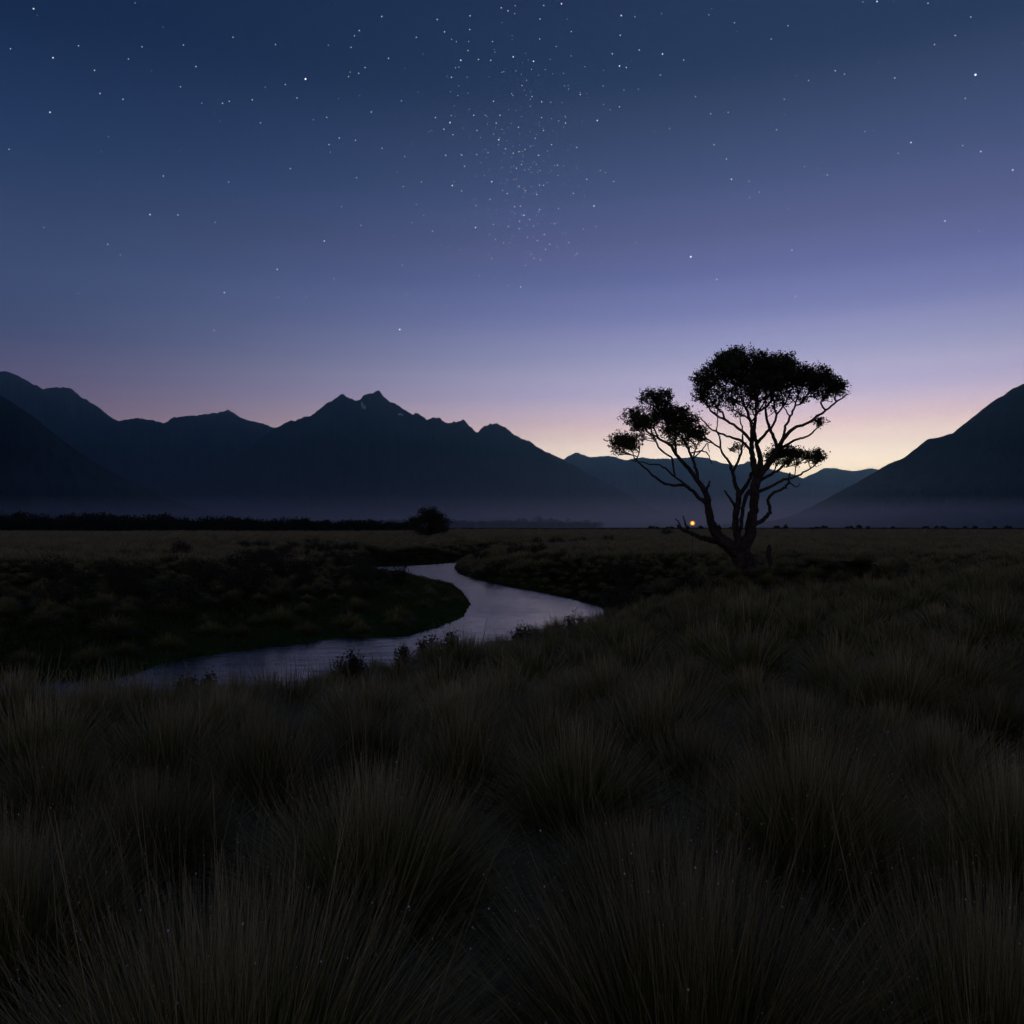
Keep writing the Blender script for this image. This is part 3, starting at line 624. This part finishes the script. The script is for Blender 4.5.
V, Q = lathe([(.001,hz_-rg)]+[(rg*math.sin(a), hz_-rg*math.cos(a)) for a in np.linspace(.2, 2.94, 12)]+[(.001,hz_+rg)]); mesh_obj('globe', mesh_data('globe', V, [Q], [M_amber], smooth=True), lamp)
V, Q = lathe([(.001,hz_+rg+.07),(.05,hz_+rg+.05),(.10,hz_+rg-.005),(.09,hz_+rg-.02),(.001,hz_+rg-.01)]); mesh_obj('cap', mesh_data('cap', V, [Q], [M_metal], smooth=True), lamp)

pl = bpy.data.lights.new('lamp_light', 'POINT'); pl.energy = 5; pl.color = (1,.55,.2); pl.shadow_soft_size = .15
plo = bpy.data.objects.new('lamp_light', pl); plo.location = (0, -.32, hz_); link(plo, lamp)

# ------------------------------------------------------------------ short green grass on the low bank
g = np.random.default_rng(91); n = 60000; xs_ = g.uniform(-24, 2, n); ys_ = g.uniform(20, 62, n); ins, dL, dR, dN = river_info(xs_, ys_)
gr_ = sstep(7, 1.5, dL+2.2*fbm(xs_*.3, ys_*.3, 3))*(dL < dN)*(~ins)*(dL > .1)*sstep(-22, -13, xs_)
ok = g.random(n) < gr_; xs_, ys_ = xs_[ok], ys_[ok]; zs_ = height(xs_, ys_); m = len(xs_); pos = np.repeat(np.stack([xs_, ys_, zs_-.02], -1), 4, 0); n = len(pos)
pos[:, :2] += g.normal(0, .07, (n, 2)); tipv = pos+np.stack([g.normal(0, .07, n), g.normal(0, .07, n), .10+.16*g.random(n)**2], -1); a_ = g.random(n)*6.28; wv = np.stack([np.cos(a_), np.sin(a_), 0*a_], -1)*.013
V = np.stack([pos-wv, pos+wv, tipv], 1).reshape(-1, 3)
M_short = mat('short_green_grass', (.045,.10,.02), .8, (.09,.12,.04), nscale=.8, spec=.1)
tag(mesh_obj('bank_grass', mesh_data('bank_grass', V, [np.arange(3*n).reshape(-1, 3)], [M_short])), 'short green grass on the low point of land beside the river', None, None, 'stuff')

# ------------------------------------------------------------------ shrubs and trees
def shrub_parts(Hh, Wd, nst, nl, ls, seed, leafm, dome=.6, clump=.12):
    g = np.random.default_rng(seed); st = Acc(); LP = []
    for k in range(nst):
        a = g.random()*6.28; e = np.array([math.cos(a)*Wd*.5*g.random()**.6, math.sin(a)*Wd*.5*g.random()**.6, 0]); e[2] = Hh*(1-dome*(np.hypot(e[0], e[1])/(Wd*.5))**2)*(.75+.3*g.random())
        p0 = np.array([e[0]*.12, e[1]*.12, -.05]); mid = p0*.4+e*.6+np.array([0, 0, -.12*Hh])
        P = smooth_path([p0, mid, e], 4); st.add(*tube(P, np.linspace(.016*Hh**.7, .004*Hh**.7, len(P)), 4))
        for t in np.linspace(.4, 1, 6):
            c = P[int(t*(len(P)-1))]; n = max(1, nl//6); LP.append(c+g.normal(0, clump*Hh, (n, 3)))
    V, Q = leaves(np.vstack(LP), ls, g, .5, .6); V[:, 2] = np.maximum(V[:, 2], .0)
    return st.mesh('stems', [M_bark]), mesh_data('foliage', V, [Q], [leafm])
def shrub(name, x, y, z, H_, W_, lab, cat, group=None, **k):
    e = empty(name, (x, y, z), random.random()*6.28); tag(e, lab, cat, group)
    s, f = shrub_parts(H_, W_, **k); mesh_obj('stem' if False else 'stems', s, e); mesh_obj('foliage', f, e); return e
rim = [(577,609,27,36,'leafy shrub on the terrace rim against the pink end of the river pool'),
       (524,617,26,32,'leafy shrub on the terrace rim below the middle of the river pool'),
       (449,626,24,20,'thin leafy shrub at the foot of the green point of land, right of its neighbour'),
       (430,630,24,26,'wide scraggy shrub at the rim below the green point of land'),
       (404,640,22,16,'small shrub half across the river narrows at the rim'),
       (349,646,20,26,'rounded shrub on the rim right of the pale left reach of river'),
       (186,670,16.5,22,'low shrub on the rim near the left end of the river'),
       (207,668,16.5,12,'tiny shrub right of the low one at the left end of the river')]
for i, (px, top, d, wpx, lab) in enumerate(rim):
    x, y, z = at_px(px, d); H_ = max(.4, CZ-(top+5-HY)/F*d-z); W_ = wpx/F*d*1.1
    shrub('shrub', x, y, z, H_, W_, lab, 'shrub', 'leafy shrubs along the terrace rim', nst=26, nl=70, ls=.075, seed=60+i, leafm=M_scrub, clump=.08)
# dark scrub on the river banks
prot = []
for i in range(4):
    prot.append(shrub_parts(1.0, 1.7, 26, 66, .085, 80+i, M_scrub, .5, .10))
g = np.random.default_rng(31); tries = 1600; xs_ = g.uniform(-42, 14, tries); ys_ = g.uniform(24, 112, tries)
ins, dL, dR, dN = river_info(xs_, ys_); keep = []; 
for x, y, i_, l, r_, n_ in zip(xs_, ys_, ins, dL, dR, dN):
    if i_ or min(l, r_, n_) < .5 or abs(x/y)*F > 520: continue
    px = CX+F*x/y
    if 365 < px < 480 and y > 45: continue
    good = (l < n_ and l <= r_ and 4.0 < l < 20 and (g.random() < .7*math.exp(-(l-3)/7))) or (r_ < l and r_ < n_ and .5 < r_ < 6 and g.random() < .12)
    if not good or any((x-a)**2+(y-b)**2 < 1.3 for a, b in keep): continue
    keep.append((x, y))
    if len(keep) >= 110: break
for k, (x, y) in enumerate(keep):
    z = float(height(np.array([x]), np.array([y]))[0]); e = empty('scrub_bush', (x, y, z-.05), g.random()*6.28, .75+.6*g.random())
    tag(e, 'low dark scrub bush, one of many alike along the river banks', 'bush', 'dark scrub bushes along the river banks')
    s, f = prot[k % 4]; mesh_obj('stems', s, e); mesh_obj('foliage', f, e)

# lone round tree on the plain
x, y, z = at_px(429, 150); e = empty('round_tree', (x, y, z)); tag(e, 'dark round bushy tree alone on the plain beyond the river', 'tree')
g = np.random.default_rng(44); tr = Acc(); LP = []
for k in range(46):
    a = g.random()*6.28; rr_ = 3.4*g.random()**.5; h_ = 6.5*(1-.5*(rr_/3.4)**2)*(.35+.65*g.random()**.7)
    end = np.array([math.cos(a)*rr_, math.sin(a)*rr_, max(1.0, h_)]); P = smooth_path([(0,0,-.1),(end[0]*.15, end[1]*.15, .9), end*np.array([.6,.6,.62]), end], 3)
    tr.add(*tube(P, np.linspace(.17, .03, len(P)), 5)); LP.append(end+g.normal(0, 1, (260, 3))*np.array([.5,.5,.34]))
LP = np.vstack(LP); LP[:, 2] = np.maximum(LP[:, 2], .25)
mesh_obj('trunk', tr.mesh('trunk', [M_bark], True), e); V, Q = leaves(LP, .26, g, .6); mesh_obj('crown', mesh_data('crown', V, [Q], [M_scrub]), e)
# bush near the lamp
x, y, z = at_px(667, 170)
shrub('shrub', x, y, z, 1.75, 3.2, 'distant low bush on the horizon left of the glowing lamp', 'shrub', nst=24, nl=70, ls=.2, seed=99, leafm=M_scrub)
x, y, z = at_px(722, 120)
shrub('shrub', x, y, z, 1.5, 2.6, 'thin twiggy bush on the horizon seen between the forked trunks', 'shrub', nst=24, nl=8, ls=.1, seed=98, leafm=M_scrub)

# far woods
def far_wood(name, lab, rows, seed):
    g = np.random.default_rng(seed); LP = []; S = []
    for (x0, x1, d, hfun, n) in rows:
        for k in range(n):
            px = x0+(x1-x0)*g.random(); dd = d*(1+.12*g.random()); h_ = hfun(px)/F*dd*(.78+.3*g.random()); w_ = h_*(.34+.3*g.random())
            x = (px-CX)/F*dd; z0 = 2.0; m = 130; v = g.normal(size=(m, 3)); v /= np.linalg.norm(v, axis=1)[:, None]; v *= (g.random(m)**.4)[:, None]
            conic = g.random() < .35; zz_ = (v[:, 2]*.5+.5); sh = (1-zz_*.8) if conic else 1
            LP.append(np.stack([x+v[:,0]*w_*sh, dd+v[:,1]*w_, z0+zz_*h_], -1)); S.append(np.full(m, dd/F*1.7))
    LP = np.vstack(LP); S = np.concatenate(S)
    V, Q = leaves(LP, S, g, .8, .3)
    tag(mesh_obj(name, mesh_data(name, V, [Q], [M_wood])), lab, 'wood', None, 'stuff')
far_wood('far_wood', 'dark line of trees along the far edge of the plain', [
    (-260, 415, 300, lambda p: (19 if p < 130 else 17.5-(p-130)*.024)*(1+.10*math.sin(p*.09)+.06*math.sin(p*.31+1)), 700),
    (380, 600, 2300, lambda p: 8.0-(p-380)*.016, 260)], 51)
far_wood('far_scrub', 'low scattered scrub on the horizon beyond the river', [
    (500, 600, 2700, lambda p: 10-abs(p-540)*.09+1.5*math.sin(p*.4), 60),
    (600, 1200, 700, lambda p: 2.6+1.8*math.sin(p*.13)*math.sin(p*.041), 70)], 52)

# ------------------------------------------------------------------ stars
def star_mat(name, s, c=(.85,.9,1)):
    m = bpy.data.materials.new(name); m.use_nodes = True; N = m.node_tree; N.nodes.clear(); e = N.nodes.new('ShaderNodeEmission')
    e.inputs[0].default_value = (*c, 1); e.inputs[1].default_value = s; o = N.nodes.new('ShaderNodeOutputMaterial'); N.links.new(e.outputs[0], o.inputs[0]); return m
SR = 45000.
tiles = {(0,0): '134,35,3 212,231,3 378,281,2 514,236,1 568,187,1 784,266,2 400,374,2 492,397,2 200,449,3 890,413,2 917,405,1 1009,399,2 653,704,2 36,597,1 932,149,1 722,347,1 734,180,1 314,183,1 42,195,1 914,728,1',
 (256,0): '503,66,2 413,122,2 394,143,1 380,189,1 78,178,1 530,233,2 198,316,4 117,338,1 370,306,1 411,293,1 436,270,1 725,78,2 856,63,2 981,31,2 1008,43,2 754,127,2 641,149,1 855,118,1 946,166,1 848,202,1 819,241,3 890,238,2 939,241,2 782,309,2 950,405,2 582,403,1 461,448,2 718,470,2 776,490,3 871,461,2 976,461,2 961,492,2 971,559,3 333,552,2 292,578,2 398,561,1 504,593,1 595,626,1 759,621,2 823,620,2 834,665,2 137,674,2 402,711,1 662,728,1 589,746,1 785,742,3 943,727,3 998,595,2 928,610,1 883,618,1 1005,774,2 936,797,2 751,516,1 788,539,1 18,491,1 283,469,1 884,522,1 822,763,1 164,392,1',
 (512,0): '127,22,1 198,15,3 112,76,1 437,62,3 433,141,2 401,215,2 509,200,2 602,216,3 430,264,3 457,270,2 687,240,1 593,300,1 890,91,1 5,227,3 86,245,3 111,156,1 237,126,1 40,342,1 80,386,1 119,407,2 273,378,2 430,427,2 341,482,3 214,492,2 118,470,1 126,522,2 158,578,1 26,509,2 107,621,2 5,613,2 182,661,1 299,717,2 407,726,2 353,682,1 374,690,1 126,741,2 808,579,2 858,636,2 878,717,3 948,725,1 989,768,2 630,514,1 795,455,1 865,449,1 734,386,1 18,673,2 28,745,2 53,762,2 99,778,2 27,607,1 52,598,1 950,790,1 259,590,1 38,658,1 245,773,1 93,553,1',
 (768,0): '436,6,3 640,13,1 811,68,1 80,103,1 749,142,2 666,178,1 830,299,4 269,283,2 507,312,2 65,397,1 789,393,2 34,519,2 572,570,3 521,613,2 779,582,2 851,606,3 979,680,3 237,700,2 146,666,1 388,526,1 13,156,1 162,322,1 306,296,1',
 (0,200): '600,58,3 712,60,2 861,89,1 175,109,1 431,177,2 482,220,1 313,374,1 897,370,3 857,521,3',
 (256,200): '342,26,2 420,101,2 273,164,3 706,125,2 878,110,3 671,62,1 623,90,1 641,18,1 586,260,2 85,277,3 312,314,2 201,386,2 89,389,1 505,347,1 601,377,1 622,410,1 767,421,2 575,518,4 458,479,1 659,498,1 990,498,1 1010,342,2 893,302,1 957,157,1 949,98,1 1009,106,2 943,234,2 990,172,1 1020,578,2 410,514,1 880,22,1',
 (512,200): '328,24,3 335,106,1 493,170,2 227,170,2 261,213,2 151,177,2 129,138,2 101,162,2 134,197,2 114,239,2 715,227,4 844,228,1 819,318,3 35,348,3 654,374,1 255,423,2 306,434,1 234,512,2 411,568,3 62,149,1 30,85,2 48,61,3 29,115,2 71,78,1 110,38,2 10,27,2 34,24,2 54,261,1 77,217,1 88,233,1 255,221,1 357,249,1 944,393,1 170,95,1 285,117,1 86,104,1 186,34,1',
 (768,200): '708,84,3 96,200,3 110,385,3 339,410,2 578,488,3 845,124,1 82,34,1'}
ico_v = None
def octa(r):
    t = (1+5**.5)/2; V = np.array([(-1,t,0),(1,t,0),(-1,-t,0),(1,-t,0),(0,-1,t),(0,1,t),(0,-1,-t),(0,1,-t),(t,0,-1),(t,0,1),(-t,0,-1),(-t,0,1)], float); V /= np.linalg.norm(V[0])
    Fc = np.array([(0,11,5),(0,5,1),(0,1,7),(0,7,10),(0,10,11),(1,5,9),(5,11,4),(11,10,2),(10,7,6),(7,1,8),(3,9,4),(3,4,2),(3,2,6),(3,6,8),(3,8,9),(4,9,5),(2,4,11),(6,2,10),(8,6,7),(9,8,1)])
    return V*r, Fc
STAR = {1: (.45, .75), 2: (.52, .72), 3: (.60, 1.1), 4: (.80, 1.7)}      # radius in pixels, brightness
def star_pos(px, py):
    d = np.array([(px-CX)/F, 1, (HY-py)/F]); d /= np.linalg.norm(d); return d*SR+np.array([0, 0, CZ])
sm = {}
for k, (r, s) in STAR.items():
    V, Fc = octa(r/F*SR); sm[k] = mesh_data('star', V, [Fc], [star_mat('star_light', s)])
lab = {1: 'faint white star in the dusk sky', 2: 'clear white star of middle brightness in the dusk sky', 3: 'bright white star in the dusk sky', 4: 'one of the four brightest white stars in the dusk sky'}
for (ox, oy), s in tiles.items():
    for t in s.split():
        a, b, k = map(int, t.split(',')); p = star_pos(ox+a/4, oy+b/4)
        tag(mesh_obj('star', sm[k], None, tuple(p)), lab[k], 'star', ['', 'faint stars', 'stars of middle brightness', 'bright stars', 'brightest stars'][k])
g = np.random.default_rng(77); a = Acc(); P = []
for k in range(170): P.append((524+g.normal(0, 30), 170+g.normal(0, 62)))
for k in range(70): P.append((500+g.normal(0, 95), 110+g.normal(0, 80)))
for k in range(130): P.append((g.uniform(-60, 1080), g.uniform(-40, 360)))
for (px, py) in P:
    if py > 380: continue
    V, Fc = octa((.26+.2*g.random()**2)/F*SR*(1.0)); a.add(V+star_pos(px, py), Fc)
tag(mesh_obj('star_dust', a.mesh('star_dust', [star_mat('faint_star_light', .5)])), 'dusting of the faintest stars densest high in the middle of the sky', 'stars', None, 'stuff')
for o in scene.objects:
    if o.name.startswith('star'): o.visible_shadow = True
print('TUSSOCKS', count, 'REST', len(rest), 'BUSH', len(keep), 'CLUST', len(centres), 'STARS', sum(len(s.split()) for s in tiles.values()))
